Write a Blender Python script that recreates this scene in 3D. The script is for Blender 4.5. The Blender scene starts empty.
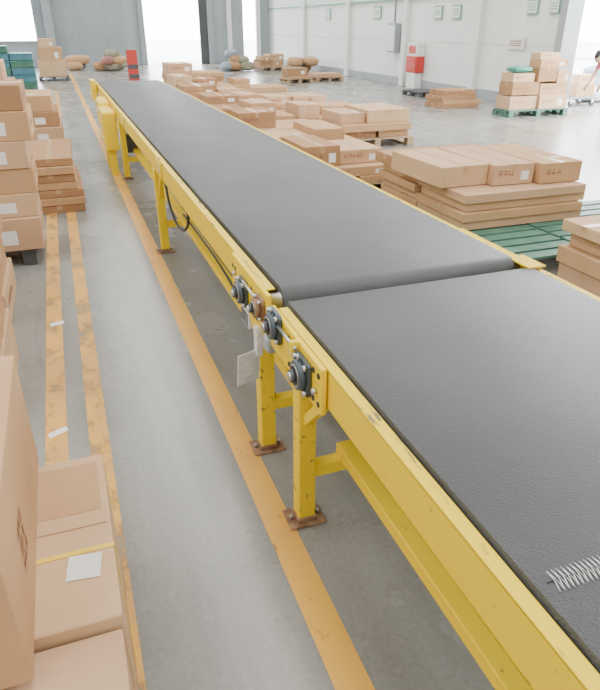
import bpy,bmesh,math,random
from mathutils import Matrix,Vector
random.seed(7)
SC=bpy.context.scene
# ---------------- camera
cam=bpy.data.cameras.new("camera");co=bpy.data.objects.new("camera",cam);SC.collection.objects.link(co)
co.location=(0,0,1.65);co.rotation_euler=(math.radians(90-27.3),0,math.radians(-19.86))
cam.sensor_fit='HORIZONTAL';cam.lens=37.2;cam.clip_end=300;SC.camera=co

# ---------------- materials
def mat(name,col,rough=.6,metal=0,col2=None,scale=5,detail=4,lo=.35,hi=.65,bump=0,bscale=60,spec=.5,stretch=None,alpha_noise=None):
    m=bpy.data.materials.new(name);m.use_nodes=True;nt=m.node_tree;N=nt.nodes;L=nt.links
    p=N['Principled BSDF'];p.inputs['Base Color'].default_value=(*col,1);p.inputs['Roughness'].default_value=rough
    p.inputs['Metallic'].default_value=metal;p.inputs['Specular IOR Level'].default_value=spec
    tc=N.new('ShaderNodeTexCoord');src=tc.outputs['Object']
    if stretch:
        mp=N.new('ShaderNodeMapping');mp.inputs['Scale'].default_value=stretch;L.new(src,mp.inputs[0]);src=mp.outputs[0]
    if col2:
        n=N.new('ShaderNodeTexNoise');n.inputs['Scale'].default_value=scale;n.inputs['Detail'].default_value=detail;L.new(src,n.inputs['Vector'])
        r=N.new('ShaderNodeValToRGB');r.color_ramp.elements[0].position=lo;r.color_ramp.elements[1].position=hi
        r.color_ramp.elements[0].color=(*col,1);r.color_ramp.elements[1].color=(*col2,1)
        L.new(n.outputs['Fac'],r.inputs[0]);L.new(r.outputs[0],p.inputs['Base Color'])
    if bump:
        n2=N.new('ShaderNodeTexNoise');n2.inputs['Scale'].default_value=bscale;L.new(src,n2.inputs['Vector'])
        b=N.new('ShaderNodeBump');b.inputs['Strength'].default_value=bump;b.inputs['Distance'].default_value=.01
        L.new(n2.outputs['Fac'],b.inputs['Height']);L.new(b.outputs[0],p.inputs['Normal'])
    if alpha_noise:
        n3=N.new('ShaderNodeTexNoise');n3.inputs['Scale'].default_value=alpha_noise[0];n3.inputs['Detail'].default_value=9;n3.inputs['Roughness'].default_value=.7;L.new(src,n3.inputs['Vector'])
        r3=N.new('ShaderNodeValToRGB');r3.color_ramp.elements[0].position=alpha_noise[1];r3.color_ramp.elements[1].position=alpha_noise[2]
        r3.color_ramp.elements[0].color=(alpha_noise[3],)*3+(1,)
        L.new(n3.outputs['Fac'],r3.inputs[0]);L.new(r3.outputs[0],p.inputs['Alpha'])
    return m
M={}
M['yellow']=mat('yellow_paint',(.86,.60,.008),.5,0,(.89,.65,.015),3,bump=.03,spec=.3)
M['yellow_worn']=mat('yellow_paint_worn',(.87,.61,.012),.5,0,(.20,.15,.08),34,10,.60,.67,stretch=(1.5,.25,1),spec=.3)
M['yellow_scuff']=mat('yellow_paint_scuffed',(.87,.60,.008),.5,0,(.33,.23,.05),42,10,.67,.74,stretch=(1,.5,1.5),spec=.22)
M['belt']=mat('rubber_belt',(.092,.095,.098),.55,0,(.122,.125,.128),2.0,8,.3,.75,bump=.5,bscale=260,spec=.45)
M['card1']=mat('cardboard_tan',(.50,.30,.155),.85,0,(.55,.34,.185),3,spec=.2)
M['card2']=mat('cardboard_light',(.58,.385,.22),.85,0,(.63,.425,.255),3,spec=.2)
M['card3']=mat('cardboard_brown',(.36,.20,.10),.85,0,(.42,.24,.125),3,spec=.2)
M['card4']=mat('cardboard_pinkish',(.54,.345,.21),.85,0,(.58,.375,.23),3,spec=.2)
M['tape']=mat('packing_tape',(.50,.32,.16),.3,spec=.5)
M['label']=mat('paper_label',(.8,.79,.76),.7)
M['print']=mat('box_print',(.30,.10,.06),.8)
M['strap']=mat('yellow_strap',(.85,.60,.05),.4)
M['wood']=mat('pallet_wood',(.36,.24,.14),.85,0,(.5,.36,.22),8,stretch=(1,6,1))
M['green']=mat('green_plastic',(.045,.14,.095),.5,0,(.08,.20,.14),6)
M['greencloth']=mat('green_tarp',(.04,.22,.16),.7,0,(.07,.29,.21),5)
M['bluegreen']=mat('bluegreen_plastic',(.05,.17,.21),.5,0,(.08,.23,.28),6)
M['teal']=mat('bearing_paint',(.07,.095,.11),.35,.3)
M['rust']=mat('rusty_steel',(.22,.11,.06),.7,.3,(.38,.24,.14),25)
M['steel']=mat('bare_steel',(.55,.55,.54),.35,.9)
M['black']=mat('black_rubber',(.02,.02,.022),.5)
M['silver']=mat('galvanised_plate',(.62,.64,.66),.45,.2,(.85,.85,.85),40)
M['red']=mat('red_paint',(.55,.04,.03),.5)
M['white']=mat('white_paint',(.78,.79,.78),.6)
M['grey']=mat('grey_steel',(.32,.35,.37),.5)
M['cream']=mat('notice_board',(.78,.78,.72),.6)
M['signgreen']=mat('sign_green',(.2,.42,.3),.6)
M['darkgrey']=mat('dark_grey',(.07,.075,.08),.6)
M['glassy']=mat('sack_white',(.75,.76,.78),.7,0,(.6,.62,.66),6)
M['sackblue']=mat('sack_blue',(.22,.27,.33),.7,0,(.30,.34,.38),6)
M['sackolive']=mat('sack_olive',(.22,.22,.15),.8,0,(.32,.31,.22),6)
M['sackred']=mat('sack_red',(.33,.15,.12),.8)
M['pink']=mat('shirt_red',(.50,.12,.15),.8)
M['trouser']=mat('trousers_dark',(.03,.035,.05),.85)
M['skin']=mat('skin',(.55,.33,.23),.55)
M['hair']=mat('hair_black',(.015,.012,.01),.5)
M['line']=mat('floor_paint_amber',(.78,.42,.06),.45,0,(.70,.37,.08),5,alpha_noise=(9,.32,.40,.4),stretch=(1,.6,1))
M['line_worn']=mat('floor_paint_amber_worn',(.76,.41,.06),.5,0,(.60,.34,.10),6,alpha_noise=(7,.33,.50,.2),stretch=(1,.7,1))
def floor_mat():
    m=bpy.data.materials.new('concrete_floor');m.use_nodes=True;nt=m.node_tree;N=nt.nodes;L=nt.links;p=N['Principled BSDF']
    tc=N.new('ShaderNodeTexCoord')
    a=N.new('ShaderNodeTexNoise');a.inputs['Scale'].default_value=.8;a.inputs['Detail'].default_value=10;a.inputs['Roughness'].default_value=.62
    b=N.new('ShaderNodeTexNoise');b.inputs['Scale'].default_value=60;b.inputs['Detail'].default_value=4
    mp=N.new('ShaderNodeMapping');mp.inputs['Scale'].default_value=(4.5,.3,1);L.new(tc.outputs['Object'],mp.inputs[0])
    c=N.new('ShaderNodeTexNoise');c.inputs['Scale'].default_value=1.0;c.inputs['Detail'].default_value=8;L.new(mp.outputs[0],c.inputs['Vector'])
    L.new(tc.outputs['Object'],a.inputs['Vector']);L.new(tc.outputs['Object'],b.inputs['Vector'])
    av=N.new('ShaderNodeMath');av.operation='ADD';L.new(a.outputs['Fac'],av.inputs[0]);L.new(c.outputs['Fac'],av.inputs[1])
    hv=N.new('ShaderNodeMath');hv.operation='MULTIPLY';hv.inputs[1].default_value=.5;L.new(av.outputs[0],hv.inputs[0])
    r=N.new('ShaderNodeValToRGB');r.color_ramp.elements[0].position=.36;r.color_ramp.elements[1].position=.64
    r.color_ramp.elements[0].color=(.18,.178,.160,1);r.color_ramp.elements[1].color=(.325,.32,.295,1)
    L.new(hv.outputs[0],r.inputs[0])
    # dark tyre scuffs : thin iso-lines of a stretched noise
    mp2=N.new('ShaderNodeMapping');mp2.inputs['Scale'].default_value=(1.2,.25,1);mp2.inputs['Rotation'].default_value=(0,0,.25);L.new(tc.outputs['Object'],mp2.inputs[0])
    s=N.new('ShaderNodeTexNoise');s.inputs['Scale'].default_value=.9;s.inputs['Detail'].default_value=1;L.new(mp2.outputs[0],s.inputs['Vector'])
    sr=N.new('ShaderNodeValToRGB');e=sr.color_ramp.elements;e[0].position=.485;e[0].color=(0,0,0,1);e[1].position=.515;e[1].color=(0,0,0,1);q=sr.color_ramp.elements.new(.5);q.color=(.4,.4,.4,1)
    L.new(s.outputs['Fac'],sr.inputs[0])
    sm=N.new('ShaderNodeMath');sm.operation='MULTIPLY';L.new(sr.outputs[0],sm.inputs[0]);L.new(a.outputs['Fac'],sm.inputs[1])
    mx=N.new('ShaderNodeMixRGB');mx.blend_type='OVERLAY';mx.inputs[0].default_value=.25
    L.new(r.outputs[0],mx.inputs[1]);L.new(b.outputs['Fac'],mx.inputs[2])
    mx2=N.new('ShaderNodeMixRGB');L.new(sm.outputs[0],mx2.inputs[0]);L.new(mx.outputs[0],mx2.inputs[1]);mx2.inputs[2].default_value=(.07,.068,.06,1)
    L.new(mx2.outputs[0],p.inputs['Base Color'])
    rr=N.new('ShaderNodeMapRange');rr.inputs[3].default_value=.14;rr.inputs[4].default_value=.40
    L.new(a.outputs['Fac'],rr.inputs[0]);L.new(rr.outputs[0],p.inputs['Roughness'])
    return m
M['floor']=floor_mat()
def wall_mat(name,col,axis,pitch,seam):
    m=bpy.data.materials.new(name);m.use_nodes=True;nt=m.node_tree;N=nt.nodes;L=nt.links;p=N['Principled BSDF'];p.inputs['Roughness'].default_value=.6
    tc=N.new('ShaderNodeTexCoord');w=N.new('ShaderNodeSeparateXYZ');L.new(tc.outputs['Object'],w.inputs[0])
    d=N.new('ShaderNodeMath');d.operation='DIVIDE';d.inputs[1].default_value=pitch;L.new(w.outputs[axis],d.inputs[0])
    f=N.new('ShaderNodeMath');f.operation='FRACT';L.new(d.outputs[0],f.inputs[0])
    l=N.new('ShaderNodeMath');l.operation='LESS_THAN';l.inputs[1].default_value=.05;L.new(f.outputs[0],l.inputs[0])
    n=N.new('ShaderNodeTexNoise');n.inputs['Scale'].default_value=1.2;n.inputs['Detail'].default_value=6;L.new(tc.outputs['Object'],n.inputs['Vector'])
    r=N.new('ShaderNodeValToRGB');r.color_ramp.elements[0].position=.3;r.color_ramp.elements[0].color=tuple(c*.92 for c in col)+(1,);r.color_ramp.elements[1].color=(*col,1);r.color_ramp.elements[1].position=.6
    L.new(n.outputs['Fac'],r.inputs[0])
    mx=N.new('ShaderNodeMixRGB');L.new(l.outputs[0],mx.inputs[0]);L.new(r.outputs[0],mx.inputs[1]);mx.inputs[2].default_value=(*seam,1)
    L.new(mx.outputs[0],p.inputs['Base Color']);return m
M['wallR']=wall_mat('wall_white_panels',(.82,.83,.81),'Z',1.2,(.66,.69,.67))
M['wallB']=wall_mat('wall_grey_cladding',(.33,.38,.40),'X',.6,(.27,.31,.33))
M['ceil']=mat('ceiling_sheet',(.6,.62,.63),.6)
M['ground']=mat('outside_ground',(.6,.6,.58),.8)

# ---------------- mesh builder
class B:
    def __init__(s,name,mats,parent=None):
        s.name=name;s.mats=mats;s.bm=bmesh.new();s.parent=parent
    def mi(s,k):
        if k not in s.mats:s.mats.append(k)
        return s.mats.index(k)
    def box(s,x0,x1,y0,y1,z0,z1,k,bev=0,M4=None,seg=1):
        c=bmesh.ops.create_cube(s.bm,size=1)['verts']
        T=Matrix.Translation(((x0+x1)/2,(y0+y1)/2,(z0+z1)/2))@Matrix.Diagonal((x1-x0,y1-y0,z1-z0,1))
        if M4: T=M4@T
        bmesh.ops.transform(s.bm,matrix=T,verts=c)
        fs=set(f for v in c for f in v.link_faces);i=s.mi(k)
        for f in fs:f.material_index=i
        if bev>0:
            es=list(set(e for v in c for e in v.link_edges))
            r=bmesh.ops.bevel(s.bm,geom=es,offset=bev,segments=seg,affect='EDGES',profile=.5)
            for f in r['faces']:f.material_index=i
    def cyl(s,p0,p1,r,k,seg=20,r2=None,smooth=True):
        p0=Vector(p0);p1=Vector(p1);d=p1-p0
        q=d.to_track_quat('Z','Y').to_matrix().to_4x4()
        res=bmesh.ops.create_cone(s.bm,cap_ends=True,segments=seg,radius1=r,radius2=r if r2 is None else r2,depth=d.length,matrix=Matrix.Translation((p0+p1)/2)@q)
        i=s.mi(k)
        for f in set(f for v in res['verts'] for f in v.link_faces):
            f.material_index=i;f.smooth=smooth and len(f.verts)==4
    def quad(s,pts,k,M4=None):
        vs=[s.bm.verts.new((M4@Vector(p)) if M4 else p) for p in pts]
        f=s.bm.faces.new(vs);f.material_index=s.mi(k)
    def blob(s,c,sz,k,seed=0,amp=.12):
        r=bmesh.ops.create_icosphere(s.bm,subdivisions=3,radius=1);rd=random.Random(seed)
        a=[rd.uniform(0,6) for _ in range(6)];i=s.mi(k)
        for v in r['verts']:
            n=v.co.copy()
            pw=[math.copysign(abs(t)**.8,t) for t in n]
            w=1+amp*(math.sin(5*n.x+a[0])*math.sin(4*n.y+a[1])+.5*math.sin(9*n.z+a[2]+3*n.x))
            v.co=Vector((c[0]+pw[0]*sz[0]*w,c[1]+pw[1]*sz[1]*w,max(c[2]+pw[2]*sz[2]*w,c[2]-sz[2])))
        for f in set(f for v in r['verts'] for f in v.link_faces):f.material_index=i;f.smooth=True
    def done(s,loc=(0,0,0),rotz=0):
        me=bpy.data.meshes.new(s.name);s.bm.to_mesh(me);s.bm.free()
        for k in s.mats:me.materials.append(M[k])
        o=bpy.data.objects.new(s.name,me);SC.collection.objects.link(o);o.location=loc;o.rotation_euler[2]=rotz
        if s.parent:o.parent=s.parent
        return o
def empty(name):
    o=bpy.data.objects.new(name,None);SC.collection.objects.link(o);return o

# ---------------- room
H=8.0
b=B('floor',[]);b.box(-14,10.2,-12,32.2,-.2,0,'floor');b.box(10.2,13.5,5,13.5,-.2,0,'floor');b.done()
b=B('outside_ground',[]);b.box(-60,-14.3,-40,90,-.35,-.2,'ground');b.box(-14.3,60,32.4,90,-.35,-.05,'ground');b.box(10.4,60,-40,32.4,-.35,-.205,'ground');b.done()
b=B('wall_back',[])
ops=[(-8,-.5,1.0,4.4),(3.95,7.1,0,4.6),(8.0,9.4,0,3.6)]
x=-14
for (a,c,z0,z1) in ops:
    b.box(x,a,32,32.2,0,H,'wallB')
    b.box(a,c,32,32.2,z1,H,'wallB')
    if z0>0:b.box(a,c,32,32.2,0,z0,'wallB')
    x=c
b.box(x,10.2,32,32.2,0,H,'wallB');b.done()
b=B('wall_right',[])
b.box(10,10.2,11.6,32,0,H,'wallR');b.box(10,10.2,5,11.6,4.2,H,'wallR');b.box(10,10.2,-12,5,0,H,'wallR');b.done()
b=B('wall_left',[]);b.box(-14.2,-14,-12,32.2,0,H,'wallR');b.done()
b=B('wall_front',[]);b.box(-14.2,10.2,-12.2,-12,0,H,'wallR');b.done()
b=B('ceiling',[]);b.box(-14.2,10.2,-12.2,32.2,H,H+.15,'ceil')
b.done()
b=B('window_1',[])
for xx in [-8,-5.5,-3,-.5]:b.box(xx-.05,xx+.05,31.95,32.15,1,4.4,'grey')
for zz in (1,2.7,4.4):b.box(-8,-.5,31.96,32.14,zz-.04,zz+.04,'grey')
b.done()
b=B('door_1',[])
for xx in (3.95,7.1):b.box(xx-.12,xx+.12,31.85,32.0,0,4.7,'grey')
b.box(3.83,7.22,31.85,32,4.6,4.8,'grey')
b.box(6.6,6.98,32.0,32.08,0,4.6,'darkgrey')
b.done()
b=B('door_2',[])
for xx in (8.0,9.4):b.box(xx-.1,xx+.1,31.85,32.0,0,3.7,'white')
b.box(7.9,9.5,31.85,32,3.6,3.75,'white')
b.box(8.05,8.7,32.0,32.06,0,3.6,'grey');b.done()
b=B('door_3',[])
b.box(9.88,10.28,11.5,11.72,0,4.3,'grey');b.box(9.88,10.28,4.9,5.1,0,4.3,'grey');b.box(9.88,10.28,5,11.6,4.15,4.4,'grey');b.done()
b=B('baseboard_right',[]);b.box(9.96,10,11.8,32,0,.22,'grey');b.done()
b=B('trim_1',[]);b.box(9.93,10,11.8,32,2.3,2.35,'signgreen');b.done()
for yy in (14.6,18.3,22.5,27):
    b=B('wall_pilaster',[]);b.box(9.86,10,yy-.12,yy+.12,0,H,'white',.01);b.done()
def area(name,x,y,sx,sy,p,z=H-.1,col=(1,.985,.96)):
    l=bpy.data.lights.new(name,'AREA');l.shape='RECTANGLE';l.size=sx;l.size_y=sy;l.energy=p;l.color=col
    o=bpy.data.objects.new(name,l);o.location=(x,y,z);SC.collection.objects.link(o)
for xx in (-10,-4.5,1.5,7):area('skylight',xx,10,1.8,40,1600)
w=bpy.data.worlds.new('world');SC.world=w;w.use_nodes=True
bg=w.node_tree.nodes['Background'];bg.inputs[0].default_value=(.94,.98,1,1);bg.inputs[1].default_value=18

# ---------------- floor markings
def line(name,x0,x1,y0,y1,k,z=.002):
    b=B(name,[]);b.quad([(x0,y0,z),(x1,y0,z),(x1,y1,z),(x0,y1,z)],k);b.done()
line('floor_marking_line',.465,.57,-2,27,'line')
line('floor_marking_line',-.30,-.205,.5,20,'line_worn')
line('floor_marking_line',-.115,-.03,1,20,'line_worn')
b=B('paper_scrap',[]);b.quad([(-.28,2.52,.004),(-.20,2.56,.004),(-.21,2.60,.004),(-.29,2.56,.004)],'label')
b.quad([(-.27,3.75,.004),(-.19,3.77,.004),(-.20,3.82,.004),(-.28,3.80,.004)],'label');b.done()

# ---------------- conveyor
CV=empty('belt_conveyor')
def part(n):return B(n,[],CV)
def belt(name,y0,y1,zt,x0=.640,x1=1.625,r=.052):
    bm=bmesh.new();prof=[]
    n=10
    for i in range(n+1):
        a=math.pi/2+math.pi*i/n;prof.append((y0+r+r*math.cos(a),zt-r+r*math.sin(a)))
    for i in range(n+1):
        a=-math.pi/2+math.pi*i/n;prof.append((y1-r+r*math.cos(a),zt-r+r*math.sin(a)))
    L=[bm.verts.new((x0,y,z)) for y,z in prof];R=[bm.verts.new((x1,y,z)) for y,z in prof]
    k=len(prof)
    for i in range(k):
        f=bm.faces.new((L[i],L[(i+1)%k],R[(i+1)%k],R[i]));f.smooth=True
    bm.faces.new(L[::-1]);bm.faces.new(R)
    bmesh.ops.recalc_face_normals(bm,faces=bm.faces[:])
    me=bpy.data.meshes.new(name);bm.to_mesh(me);me.materials.append(M['belt']);o=bpy.data.objects.new(name,me);SC.collection.objects.link(o);o.parent=CV
    return o
belt('belt_far',1.935,11.72,.812)
belt('belt_near',-2.5,1.915,.798,x0=.634,x1=1.65)
def channel(b,side,y0,y1,zt,xo,k='yellow_scuff',kt='yellow_worn',lip=.035):
    X=(lambda a:xo+a) if side<0 else (lambda a:xo-a)
    def bx(a0,a1,z0,z1,k):
        p,q=sorted((X(a0),X(a1)));b.box(p,q,y0,y1,z0,z1,k,.002)
    bx(0,.006,zt-.13,zt,k);bx(0.0,lip,zt-.006,zt+.001,kt);bx(0,.05,zt-.13,zt-.124,kt)
b=part('side_frame_far')
channel(b,-1,2.0,11.66,.80,.592);channel(b,1,2.0,11.66,.80,1.672)
for yy in [4.6,7.2,9.6]:
    b.box(.582,.59,yy-.12,yy+.12,.69,.79,'yellow',.002)
    for dy in(-.08,.08):
        b.cyl((.574,yy+dy,.74),(.584,yy+dy,.74),.009,'steel',6)
b.box(.60,1.66,11.62,11.66,.67,.80,'yellow',.002)
b.done()
b=part('side_frame_near')
channel(b,-1,-2.5,1.86,.785,.592);channel(b,1,-2.5,1.86,.785,1.70);b.done()
b=part('slider_bed');b.box(.66,1.61,-2.4,1.8,.70,.725,'darkgrey');b.box(.66,1.60,2.1,11.5,.715,.74,'darkgrey');b.done()
LEGS=[-1.3,1.67,2.14,4.96,7.82,10.9]
b=part('legs')
for yy in LEGS:
    for xx in (.62,1.64):
        b.box(xx-.032,xx+.032,yy-.032,yy+.032,.012,.665,'yellow_worn' if yy<3 else 'yellow',.004)
        b.box(xx-.07,xx+.07,yy-.055,yy+.055,0,.010,'rust',.002)
        b.box(xx-.037,xx+.037,yy-.037,yy+.037,.010,.03,'rust',.003)
        for dx in (-.052,.052):b.cyl((xx+dx,yy,.010),(xx+dx,yy,.03),.008,'steel',8)
    b.box(.65,1.61,yy-.025,yy+.025,.20,.25,'yellow',.003)
    b.box(.65,1.61,yy-.02,yy+.02,.60,.65,'yellow',.003)
b.done()
b=part('longitudinal_rails')
for (y0,y1) in ((-1.3,1.67),(2.14,10.9)):
    for xx in (.78,1.46):b.box(xx-.03,xx+.03,y0-.02,y1+.02,.25,.30,'yellow_scuff',.003)
for yy,s in ((1.67,-1),(2.14,1),(4.96,1),(4.96,-1),(7.82,1)):
    for xx in (.62,1.64):
        a=math.radians(45*s);c=Matrix.Translation((xx,yy+s*.13,.56))@Matrix.Rotation(-a,4,'X')
        b.box(-.014,.014,-.018,.018,-.15,.15,'yellow',.003,M4=c)
b.done()
b=part('end_plates')
b.box(.570,.588,1.40,1.885,.635,.79,'yellow_scuff',.003)
b.box(.570,.588,1.92,2.42,.635,.81,'yellow_scuff',.003)
b.box(1.69,1.705,1.40,1.885,.635,.785,'yellow',.003)
b.box(1.672,1.69,1.92,2.42,.635,.80,'yellow',.003)
b.box(1.628,1.71,1.86,2.0,.795,.803,'yellow_worn',.002)
for yy in (1.42,1.46,1.64,1.68,2.06,2.12,2.36,2.40):
    for zz in (.665,.76):
        b.cyl((.567,yy,zz),(.572,yy,zz),.009,'black',10)
for yy,zz in ((1.44,.70),(1.64,.73),(2.10,.70),(2.36,.74)):
    b.cyl((.556,yy,zz),(.571,yy,zz),.010,'steel',6)
b.cyl((.556,1.76,.77),(.556,1.58,.77),.006,'steel',8)
b.cyl((.556,2.02,.765),(.556,2.2,.765),.006,'steel',8)
b.box(.545,.572,1.59,1.61,.745,.79,'yellow',.002)
b.done()
def bearing(n,y,z,k='teal',s=1):
    b=part(n);X=.570
    Mx=Matrix.Translation((X,y,z))
    q=.045*s
    b.box(-.016,0,-q,q,-q,q,k,.014,M4=Mx,seg=3)
    b.cyl((X-.014,y,z),(X-.034,y,z),.041*s,k,28,.037*s)
    b.cyl((X-.034,y,z),(X-.037,y,z),.029*s,'steel',24)
    b.cyl((X-.035,y,z),(X-.0385,y,z),.025*s,'black',24)
    b.cyl((X-.037,y,z),(X-.050,y,z),.016*s,'darkgrey',20)
    b.cyl((X+.03,y,z),(X-.056,y,z),.0115*s,'steel',16)
    for dy in(-1,1):
        for dz in(-1,1):
            b.cyl((X-.012,y+dy*q*.76,z+dz*q*.76),(X-.026,y+dy*q*.76,z+dz*q*.76),.0085*s,'steel',6)
    b.cyl((X-.022,y,z+.036*s),(X-.026,y,z+.056*s),.004,'steel',8)
    b.done()
bearing('bearing_1',2.22,.712,s=1.2);bearing('bearing_2',1.985,.742,'rust',.95);bearing('bearing_3',1.80,.752,s=1.2);bearing('bearing_4',1.53,.71,'teal',1.25)
b=part('joint_rollers')
b.cyl((.60,1.862,.745),(1.68,1.862,.745),.030,'steel',20)
b.cyl((.60,1.989,.757),(1.67,1.989,.757),.030,'steel',20)
b.done()
# wire belt lacing: little raised hooks joined by a pin
b=part('belt_lacing');x=.665
while x<1.63:
    b.cyl((x,.546,.7992),(x+.005,.568,.8025),.0013,'steel',6);b.cyl((x+.005,.568,.8025),(x+.007,.590,.7992),.0013,'steel',6)
    b.cyl((x+.007,.590,.7992),(x+.010,.568,.801),.0011,'steel',6);b.cyl((x+.010,.568,.801),(x+.010,.546,.7992),.0011,'steel',6);x+=.010
b.cyl((.655,.568,.8005),(1.645,.568,.8005),.0012,'black',6)
b.done()
b=part('control_plate')
Mx=Matrix.Translation((.525,2.04,.47))@Matrix.Rotation(.35,4,'Z')@Matrix.Rotation(.1,4,'X')
b.box(-.052,.052,-.003,.003,-.07,.07,'silver',.002,M4=Mx)
b.box(.555,.58,2.02,2.06,.52,.64,'silver',.003)
b.box(.555,.60,1.88,1.94,.60,.66,'grey',.008)
b.done()
b=part('cable_trunking')
b.box(.60,.64,2.3,2.42,.50,.58,'silver',.004)
for i in range(5):b.box(.598,.602,2.31+i*.022,2.32+i*.022,.51,.57,'darkgrey')
b.done()
def cable(n,pts,r=.006,k='black'):
    c=bpy.data.curves.new(n,'CURVE');c.dimensions='3D';c.bevel_depth=r;s=c.splines.new('BEZIER');s.bezier_points.add(len(pts)-1)
    for p,q in zip(s.bezier_points,pts):p.co=q;p.handle_left_type=p.handle_right_type='AUTO'
    c.materials.append(M[k]);o=bpy.data.objects.new(n,c);SC.collection.objects.link(o);o.parent=CV
cable('power_cable',[(.62,4.6,.66),(.62,4.45,.50),(.64,4.25,.40),(.66,4.0,.48),(.65,3.9,.66)],.009)
cable('power_cable_2',[(.64,2.3,.52),(.68,2.5,.38),(.74,2.9,.32),(.78,3.6,.31),(.78,4.9,.31)],.007)
b=part('drive_unit')
b.box(.43,.585,8.0,8.75,.30,.74,'yellow',.02,seg=2)
b.box(.45,.585,8.75,9.5,.42,.78,'yellow',.03,seg=2)
b.box(.425,.432,8.1,8.65,.36,.68,'yellow_worn',.002)
for yy in(8.1,8.65):
    for zz in (.36,.68):b.cyl((.415,yy,zz),(.426,yy,zz),.014,'steel',6)
b.cyl((.64,8.2,.35),(1.1,8.2,.35),.11,'darkgrey',24)
b.box(.46,.54,8.05,8.1,0,.30,'yellow',.003);b.box(.46,.54,8.62,8.68,0,.30,'yellow',.003)
b.box(.50,.58,11.2,11.7,.55,.86,'yellow',.01)
b.done()

# ---------------- cartons
CK=['card1','card2','card3','card4','card1','card4']
def glyphs(b,P,ax,up,nr,k,w,h,rd):
    n=max(2,int(w/(h*1.15)))
    for i in range(n):
        o=P+ax*(i*h*1.15)
        for j in range(4):
            if rd.random()<.5:
                u=rd.uniform(0,.8)*h;q=[o+up*u,o+ax*(h*.9)+up*u,o+ax*(h*.9)+up*(u+h*.13),o+up*(u+h*.13)]
            else:
                u=rd.uniform(0,.8)*h;q=[o+ax*u,o+ax*(u+h*.13),o+ax*(u+h*.13)+up*h,o+ax*u+up*h]
            b.quad([tuple(t+nr*.0012) for t in q],k)
def carton(b,x0,x1,y0,y1,z0,z1,k,rot=0,tape=True,pr=True,rd=random,strap=False,bev=.004):
    cx,cy=(x0+x1)/2,(y0+y1)/2;w,d=(x1-x0)/2,(y1-y0)/2
    T=Matrix.Translation((cx,cy,0))@Matrix.Rotation(rot,4,'Z')
    b.box(-w,w,-d,d,z0,z1,k,bev,M4=T)
    e=.0012
    if tape:
        if w>d:
            b.box(-w-e,w+e,-.024,.024,z1-.002,z1+e,'tape',M4=T)
            for s in(-1,1):
                p,q=sorted((s*w,s*(w+e)));b.box(p,q,-.024,.024,z1-min(.07,(z1-z0)*.5),z1,'tape',M4=T)
        else:
            b.box(-.024,.024,-d-e,d+e,z1-.002,z1+e,'tape',M4=T)
            for s in(-1,1):
                p,q=sorted((s*d,s*(d+e)));b.box(-.024,.024,p,q,z1-min(.07,(z1-z0)*.5),z1,'tape',M4=T)
    h=z1-z0
    if pr and h>.1:
        R=T.to_3x3()
        s=min(.05,h*.28)
        if rd.random()<.7:
            glyphs(b,T@Vector((-w*.8,-d,z0+h*.45)),R@Vector((1,0,0)),Vector((0,0,1)),R@Vector((0,-1,0)),'print',min(w,.4),s,rd)
        if rd.random()<.5:
            glyphs(b,T@Vector((w,-d*.7,z0+h*.4)),R@Vector((0,1,0)),Vector((0,0,1)),R@Vector((1,0,0)),'print',min(d,.4),s,rd)
        if rd.random()<.6:
            yy=-d-.0015;xa=w*.35
            b.quad([tuple(T@Vector(p)) for p in ((xa,yy,z0+h*.2),(xa+min(.12,w*.4),yy,z0+h*.2),(xa+min(.12,w*.4),yy,z0+h*.65),(xa,yy,z0+h*.65))],'label')
        if rd.random()<.4:
            zz=z1+.0016
            b.quad([tuple(T@Vector(p)) for p in ((w*.3,-d*.6,zz),(w*.3+.1,-d*.6,zz),(w*.3+.1,-d*.6+.07,zz),(w*.3,-d*.6+.07,zz))],'label')
    if strap:
        for yy in strap:
            b.box(-w-.002,w+.002,yy-.008,yy+.008,z0,z1+.002,'strap',M4=T)
def pallet(name,x0,x1,y0,y1,k='wood',z=.13,b=None):
    own=b is None
    if own:b=B(name,[])
    n=max(3,int((y1-y0)/.14));
    for i in range(3):
        xx=x0+(x1-x0-.1)*i/2
        b.box(xx,xx+.1,y0,y1,0,.02,k,.002)
        for j in range(3):
            yy=y0+(y1-y0-.12)*j/2;b.box(xx,xx+.1,yy,yy+.12,.02,z-.025,k,.003)
        b.box(xx,xx+.1,y0,y1,z-.045,z-.022,k)
    for j in range(n):
        st=(y1-y0)/n;yy=y0+j*st
        b.box(x0,x1,yy,yy+st*.78,z-.022,z,k,.002)
    if own:return b.done()
def stack(name,layers,pal=None,seed=0):
    rd=random.Random(seed);b=B(name,[])
    if pal:pallet('',*pal[:4],k=pal[4],b=b)
    for L in layers:
        carton(b,*L[:6],L[6],rot=rd.uniform(-.02,.02) if len(L)<8 else L[7],rd=rd)
    return b.done()
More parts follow.
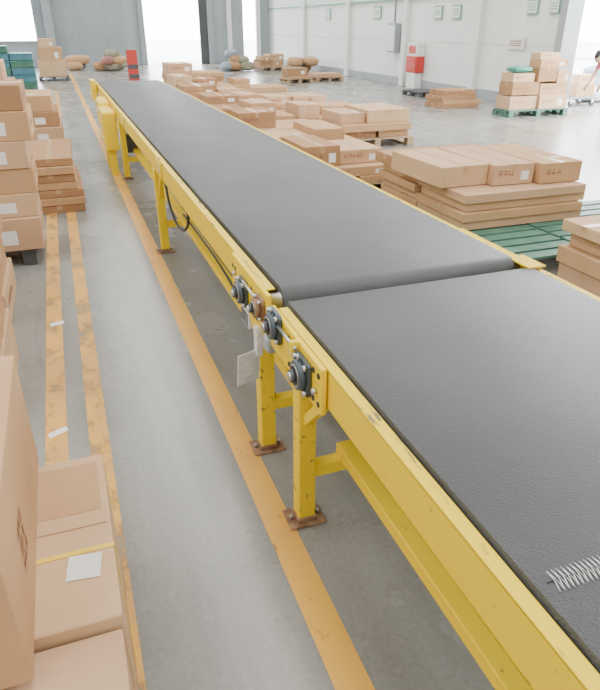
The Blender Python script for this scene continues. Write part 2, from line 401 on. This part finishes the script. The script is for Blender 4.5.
# foreground left
rd=random.Random(3)
b=B('cardboard_box',[]);carton(b,-.62,-.05,1.06,1.70,0,.45,'card2',0.0,tape=False,rd=rd,pr=False,strap=(-.09,))
b.box(-.60,-.06,1.378,1.382,.4500,.4512,'card3');b.box(-.236,-.07,1.44,1.66,.4505,.4515,'card1');b.quad([(-.17,1.20,.4525),(-.09,1.19,.4525),(-.08,1.27,.4525),(-.16,1.28,.4525)],'label');b.done()
b=B('cardboard_box',[]);carton(b,-.62,-.055,.40,1.05,0,.42,'card4',0.0,rd=rd,pr=False);b.done()
b=B('cardboard_box',[]);carton(b,-.75,-.237,.95,1.735,.455,.82,'card1',0,rd=rd,pr=False)
for zz in (.56,.60,.64):glyphs(b,Vector((-.237,1.15,zz)),Vector((0,1,0)),Vector((0,0,1)),Vector((1,0,0)),'print',.12,.03,rd)
b.done()
stack('carton_stack',[(-1.15,-.44,2.75,3.45,0,.28,'card2'),(-1.15,-.45,2.75,3.43,.282,.56,'card1'),(-1.15,-.42,2.8,3.45,.562,.84,'card4')],seed=5)
stack('carton_stack',[(-1.2,-.29,4.95,5.7,.13,.37,'card4'),(-1.1,-.29,5.0,5.6,.372,.54,'card2'),(-1.1,-.27,5.02,5.6,.542,.72,'card1'),(-1.1,-.29,5.0,5.6,.722,.91,'card4'),
 (-1.1,-.23,5.02,5.6,.912,1.11,'card1'),(-1.1,-.25,5.05,5.6,1.112,1.28,'card3')],pal=(-1.25,-.36,4.98,5.75,'darkgrey'),seed=6)
stack('carton_stack',[(-1.2,-.5,3.85,4.6,0,.2,'card2'),(-1.2,-.52,3.85,4.55,.2,.42,'card1'),(-1.2,-.5,3.9,4.6,.42,.6,'card4')],seed=9)
lay=[];z=.0
cs=['card3','card1','card3','card1','card3','card1','card3']
for i in range(7):
    dx=random.uniform(-.03,.03);lay.append((-.40+dx,.08+dx-.008*i,6.5+random.uniform(-.03,.03),7.75,z,z+.07,cs[i]));z+=.074
stack('carton_stack',lay,seed=11)
stack('carton_stack',[(-.9,-.05,8.4,9.4,.13,.35,'card1'),(-.9,-.03,8.4,9.4,.352,.55,'card4'),(-.9,-.05,8.45,9.4,.552,.72,'card3'),(-.9,-.1,8.5,9.4,.722,.90,'card1')],pal=(-.95,.0,8.35,9.45,'wood'),seed=12)
stack('carton_stack',[(-2.0,-.5,10.2,11.2,.0,.3,'card1'),(-2.0,-.55,10.2,11.2,.302,.6,'card3'),(-2.0,-.6,10.2,11.1,.602,.95,'card1'),(-1.9,-.7,10.2,11.1,.952,1.2,'card4')],seed=13)
b=B('plastic_crate_pile',[])
for i in range(6):
    for j in range(4):
        x0=-3.05+j*.63;z0=i*.19
        if i==5 and j in(3,):continue
        k='green' if (i+2*j)%3==0 else 'bluegreen'
        b.box(x0,x0+.6,20.8,21.8,z0,z0+.18,k,.01)
        b.box(x0-.012,x0+.612,20.78,21.82,z0+.15,z0+.175,'greencloth' if k=='green' else 'bluegreen',.004)
        for q in range(4):b.box(x0+.05+q*.14,x0+.07+q*.14,20.785,20.8,z0+.01,z0+.15,k)
b.done()
stack('carton_stack',[(-.5,.35,23.8,24.8,.13,.6,'card2'),(-.45,.3,23.8,24.7,.6,1.0,'card1'),(-.4,.1,23.8,24.7,1.0,1.25,'card2')],pal=(-.55,.4,23.7,24.9,'darkgrey'),seed=14)
# ---------------- right piles
pallet('green_pallet',2.35,3.6,3.50,4.72,'green')
pallet('green_pallet',3.63,4.9,3.45,4.72,'green')
lay=[]
z=.132
for i in range(4):
    dx=[0,-.02,.03,-.01][i]
    lay.append((2.96+dx,4.17+dx,4.24+dx,5.0,z,z+.072,['card4','card1','card2','card4'][i],0));
    lay.append((2.96-dx,4.15,5.02,5.75,z,z+.072,['card1','card4','card1','card2'][i],0));z+=.075
z=.434
lay+=[(2.86,3.32,4.50,5.35,z,z+.17,'card2',.03),(3.34,3.74,4.42,5.35,z,z+.17,'card4',-.01),(3.76,4.18,4.35,5.3,z,z+.17,'card1',.01),(2.9,4.05,5.4,5.8,z,z+.1,'card3',.02)]
stack('carton_stack',lay,pal=(2.9,4.25,4.77,5.85,'green'),seed=20)
stack('carton_stack',[(3.24,4.4,2.93,3.40,0,.12,'card4',0),(3.22,4.4,2.95,3.42,.122,.24,'card1',0),(3.29,4.4,2.98,3.4,.242,.35,'card4',.01),(3.22,4.4,3.0,3.42,.352,.43,'card2',-.01)],seed=21)
def pile(x0,x1,y0,y1,nl,seed,top=True):
    rd=random.Random(seed);lay=[];z=.132
    for i in range(nl):
        h=rd.choice([.07,.075,.1]);n=rd.choice([1,2]);
        for j in range(n):
            ww=(x1-x0)/n;lay.append((x0+j*ww+rd.uniform(-.03,.03)+.01,x0+(j+1)*ww-.01+rd.uniform(-.03,.0),y0+rd.uniform(-.04,.04),y1+rd.uniform(-.05,.05),z,z+h,rd.choice(CK)))
        z+=h+.003
    if top:
        x=x0
        while x<x1-.4:
            ww=rd.uniform(.4,.75)
            if rd.random()<.8:
                h=rd.uniform(.12,.22);lay.append((x,min(x+ww-.03,x1),y0+rd.uniform(0,.2),y1-rd.uniform(.1,.3),z,z+h,rd.choice(CK)))
            x+=ww
    stack('carton_stack',lay,pal=(x0-.03,x1+.03,y0-.03,y1+.03,'wood'),seed=seed)
pile(2.3,3.5,6.15,7.15,2,31);pile(2.35,3.75,7.5,8.5,2,32);pile(3.6,4.3,6.5,7.3,1,39,False)
pile(2.3,3.6,8.8,9.7,2,33);pile(3.85,5.0,8.8,9.9,2,34)
pile(2.3,3.6,10.1,11.0,2,35);pile(3.75,4.9,10.4,11.4,2,36)
pile(2.4,3.6,11.5,12.5,3,37);pile(3.8,5.0,12.2,13.3,1,38)
pile(2.3,3.7,13.0,14.1,3,40);pile(2.4,3.8,14.8,15.9,4,41);pile(3.9,5.2,15.2,16.2,2,42);pile(2.6,4.0,16.6,17.8,5,43)
# wall-side stacks
D=.12
stack('carton_stack',[(8.3+D,8.95+D,11.0,11.45,.132,.38,'card4'),(8.97+D,9.65+D,10.95,11.45,.132,.40,'card2'),(8.33+D,8.98+D,11.02,11.45,.402,.64,'card3'),(9.0+D,9.66+D,11.02,11.45,.402,.60,'card1'),
 (8.35+D,8.85+D,11.05,11.45,.642,.80,'card2'),(8.9+D,9.35+D,11.0,11.45,.642,.90,'card3'),(9.37+D,9.66+D,11.0,11.4,.602,.84,'card4'),(8.95+D,9.62+D,11.05,11.4,.902,1.04,'card1'),(8.95+D,9.45+D,11.1,11.4,1.042,1.16,'card2')],pal=(8.25+D,9.68+D,10.9,11.46,'green'),seed=50)
b=B('green_sheet',[]);b.blob((8.6+D,11.25,.865),(.24,.2,.06),'greencloth',4);b.done()
stack('carton_stack',[(7.9,8.9,12.7,13.4,0,.08,'card3'),(7.95,8.95,12.7,13.4,.083,.16,'card1'),(7.9,8.8,12.7,13.4,.163,.24,'card3'),(8.0,8.8,12.75,13.4,.243,.36,'card3')],seed=51)
pallet('wooden_pallet',8.6,9.4,14.9,15.8,'darkgrey')
# platform trolley in the doorway
b=B('platform_trolley',[])
b.box(10.75,11.55,11.95,12.5,.16,.20,'sackblue',.01)
for xx in (10.85,11.45):
    for yy in (12.02,12.42):
        b.cyl((xx,yy-.02,.065),(xx,yy+.02,.065),.065,'black',18);b.box(xx-.03,xx+.03,yy-.028,yy+.028,.07,.16,'steel')
for yy in (12.02,12.44):b.cyl((10.80,yy,.2),(10.72,yy,.92),.014,'steel',10)
b.cyl((10.72,12.02,.92),(10.72,12.44,.92),.014,'steel',10);b.cyl((10.76,12.02,.55),(10.76,12.44,.55),.010,'steel',10)
b.done()
stack('carton_stack',[(10.95,11.45,12.0,12.45,.202,.45,'card1'),(10.98,11.4,12.0,12.42,.452,.66,'card2')],seed=55)
pile(6.9,7.7,20.2,21.0,1,52);pile(8.0,8.9,20.5,21.3,1,53,False)
pile(7.8,8.8,26.3,27.3,3,54)
def sacks(name,cx,cy,seed,cols,n=9,s=1.0):
    rd=random.Random(seed);b=B(name,[])
    for i in range(n):
        lv=0 if i<n*.55 else(1 if i<n*.85 else 2)
        b.blob((cx+rd.uniform(-.8,.8)*s*(1-.3*lv),cy+rd.uniform(-.4,.4),.17+lv*.22),(rd.uniform(.25,.36),rd.uniform(.2,.3),.17),rd.choice(cols),seed+i,.07)
    b.done()
sacks('sack_pile',2.0,28.6,60,['sackolive','card1','sackred','card3'],8,.8)
sacks('sack_pile',7.0,27.0,61,['sackblue','sackolive','card3'],7,.7)
sacks('sack_pile',9.0,25.0,64,['sackolive','card1','darkgrey'],6,.8)
sacks('sack_pile',.9,29.5,63,['darkgrey','sackblue','card1'],5,.7)
sacks('woven_sack_heap',12.5,12.9,62,['glassy','sackblue','glassy'],14,.7)
# columns
b=B('steel_column',[])
for k,z0,z1 in (('red',0,.95),('grey',.95,H)):
    b.box(2.2,2.5,22.15,22.18,z0,z1,k);b.box(2.2,2.5,22.42,22.45,z0,z1,k);b.box(2.335,2.365,22.18,22.42,z0,z1,k)
for q in range(2):b.box(2.195,2.505,22.145,22.15,.12+q*.28,.25+q*.28,'darkgrey')
b.box(2.1,2.6,22.05,22.55,0,.02,'grey');b.done()
b=B('steel_column',[])
b.box(-.15,.2,31.5,31.53,0,H,'grey');b.box(-.15,.2,31.8,31.83,0,H,'grey');b.box(.01,.04,31.53,31.8,0,H,'grey');b.done()
b=B('fire_hydrant_cabinet',[])
b.box(9.72,9.99,17.15,17.75,.42,.85,'red',.01);b.box(9.74,9.99,17.17,17.73,.85,1.2,'white',.01)
b.box(9.73,9.745,17.25,17.65,.92,1.12,'red',.003);b.box(9.71,9.722,17.2,17.7,.47,.8,'red',.003);b.cyl((9.70,17.25,.62),(9.715,17.25,.62),.02,'steel',12)
b.box(9.73,9.97,17.2,17.7,0,.42,'white',.01)
b.done()
b=B('electrical_cabinet',[]);b.box(9.75,9.95,18.6,19.1,.9,1.7,'grey',.01);b.box(9.74,9.752,18.64,19.06,.95,1.65,'white',.004);b.cyl((9.85,18.85,1.7),(9.85,18.85,5),.03,'grey',10);b.done()
for (yy,zz,ww,hh,k) in ((13.1,1.28,.62,.26,'cream'),(12.7,2.0,.35,.3,'signgreen'),(12.0,2.0,.3,.3,'signgreen'),(15.7,1.95,.4,.34,'signgreen'),(16.6,1.95,.4,.34,'signgreen'),(20.3,2.0,.5,.36,'signgreen'),(24.5,2.0,.5,.36,'signgreen')):
    b=B('wall_notice',[]);b.box(9.955,9.985,yy-ww/2,yy+ww/2,zz-hh/2,zz+hh/2,k,.003);b.box(9.95,9.956,yy-ww*.43,yy+ww*.43,zz-hh*.38,zz+hh*.38,'cream')
    for r in range(3):b.box(9.947,9.951,yy-ww*.33,yy+ww*.33,zz-hh*.2+r*hh*.17,zz-hh*.2+r*hh*.17+hh*.07,'print' if k=='cream' else 'signgreen')
    b.done()

# ---------------- person bending down to the boxes
def blobf(bm,c,sz,mi):
    r=bmesh.ops.create_icosphere(bm,subdivisions=3,radius=1)
    for v in r['verts']:v.co=Vector((c[0]+v.co.x*sz[0],c[1]+v.co.y*sz[1],c[2]+v.co.z*sz[2]))
    for f in set(f for v in r['verts'] for f in v.link_faces):f.material_index=mi;f.smooth=True
def skin_mesh(verts,edges,radii,root=0,sub=2):
    me=bpy.data.meshes.new('t');me.from_pydata(verts,edges,[]);o=bpy.data.objects.new('t',me);SC.collection.objects.link(o)
    md=o.modifiers.new('s','SKIN');md.branch_smoothing=.3
    for i,r in enumerate(radii):
        me.skin_vertices[0].data[i].radius=(r if isinstance(r,tuple) else (r,r))
        me.skin_vertices[0].data[i].use_root=(i==root)
    o.modifiers.new('u','SUBSURF').levels=sub
    dg=bpy.context.evaluated_depsgraph_get();dg.update();ev=o.evaluated_get(dg);m2=bpy.data.meshes.new_from_object(ev)
    bpy.data.objects.remove(o);return m2
def person(loc):
    V=[(.06,0,.86),(-.04,0,.96),(-.18,0,1.05),(-.33,0,1.09),(-.43,0,1.08),(-.50,0,1.07)]
    E=[(0,1),(1,2),(2,3),(3,4),(4,5)];R=[.125,.12,.135,.11,.05,.046]
    def add(p,par,r):
        V.append(p);E.append((par,len(V)-1));R.append(r);return len(V)-1
    wr=[]
    for s in(-1,1):
        h=add((.04,s*.10,.76),0,.088);k=add((-.08+.06*s,s*.11,.46),h,.060);a=add((.04+.08*s,s*.11,.10),k,.040);t=add((-.02+.08*s,s*.115,.045),a,.038);add((-.12+.08*s,s*.12,.033),t,.030)
        sh=add((-.33,s*.17,1.04),3,.062);el=add((-.40,s*.21,.80),sh,.042);w_=add((-.55,s*.18,.60),el,.027);add((-.60,s*.18,.545),w_,.030);wr.append(Vector((-.605,s*.18,.54)))
    parts=[skin_mesh(V,E,R)]
    for s,wv in zip((-1,1),wr):
        for f in range(4):
            y=wv.y+(f-1.5)*.019;l=[.07,.08,.075,.06][f]
            parts.append(skin_mesh([(wv.x+.015,y,wv.z+.015),(wv.x-.025,y,wv.z-.03),(wv.x-.035,y,wv.z-.03-l*.5),(wv.x-.025,y,wv.z-.03-l*.85)],[(0,1),(1,2),(2,3)],[.009,.009,.008,.007],sub=1))
        parts.append(skin_mesh([(wv.x+.02,wv.y-s*.02,wv.z+.02),(wv.x,wv.y-s*.045,wv.z-.01),(wv.x-.01,wv.y-s*.05,wv.z-.045)],[(0,1),(1,2)],[.011,.010,.008],sub=1))
    bm=bmesh.new()
    for m in parts:bm.from_mesh(m)
    for f in bm.faces:
        c=f.calc_center_median();f.smooth=True
        if c.z<.085:k=3
        elif c.x<-.36 and c.z<.86:k=2
        elif c.x<-.43 and c.z>.9:k=2
        elif c.z<.93 and c.x>-.22:k=1
        else:k=0
        f.material_index=k
    h=bmesh.new()
    r=bmesh.ops.create_uvsphere(h,u_segments=24,v_segments=18,radius=1)
    for v in r['verts']:
        n=v.co.copy();t=1-.22*max(0,-n.z)
        v.co=Vector((n.x*.095*t,n.y*.075*t,n.z*.115))
        if n.x<-.75 and abs(n.y)<.22 and -.35<n.z<.05:v.co.x-=.022
    for f in h.faces:
        c=f.calc_center_median();f.smooth=True;f.material_index=3 if (c.z>.055 or c.x>.02) else 2
    for s in(-1,1):
        blobf(h,(-.085,s*.032,.012),(.010,.014,.008),3);blobf(h,(.0,s*.074,-.005),(.016,.01,.03),2)
    blobf(h,(-.08,0,-.062),(.008,.024,.005),0);blobf(h,(.04,0,.03),(.068,.078,.095),3);blobf(h,(.12,0,.0),(.035,.035,.06),3)
    hm=bpy.data.meshes.new('h');h.transform(Matrix.Translation((-.585,0,1.085))@Matrix.Rotation(-.9,4,'Y'));h.to_mesh(hm);bm.from_mesh(hm)
    me=bpy.data.meshes.new('person');bm.to_mesh(me)
    for k in('pink','trouser','skin','hair'):me.materials.append(M[k])
    o=bpy.data.objects.new('person',me);o.location=loc;SC.collection.objects.link(o)
person((10.80,10.75,0))
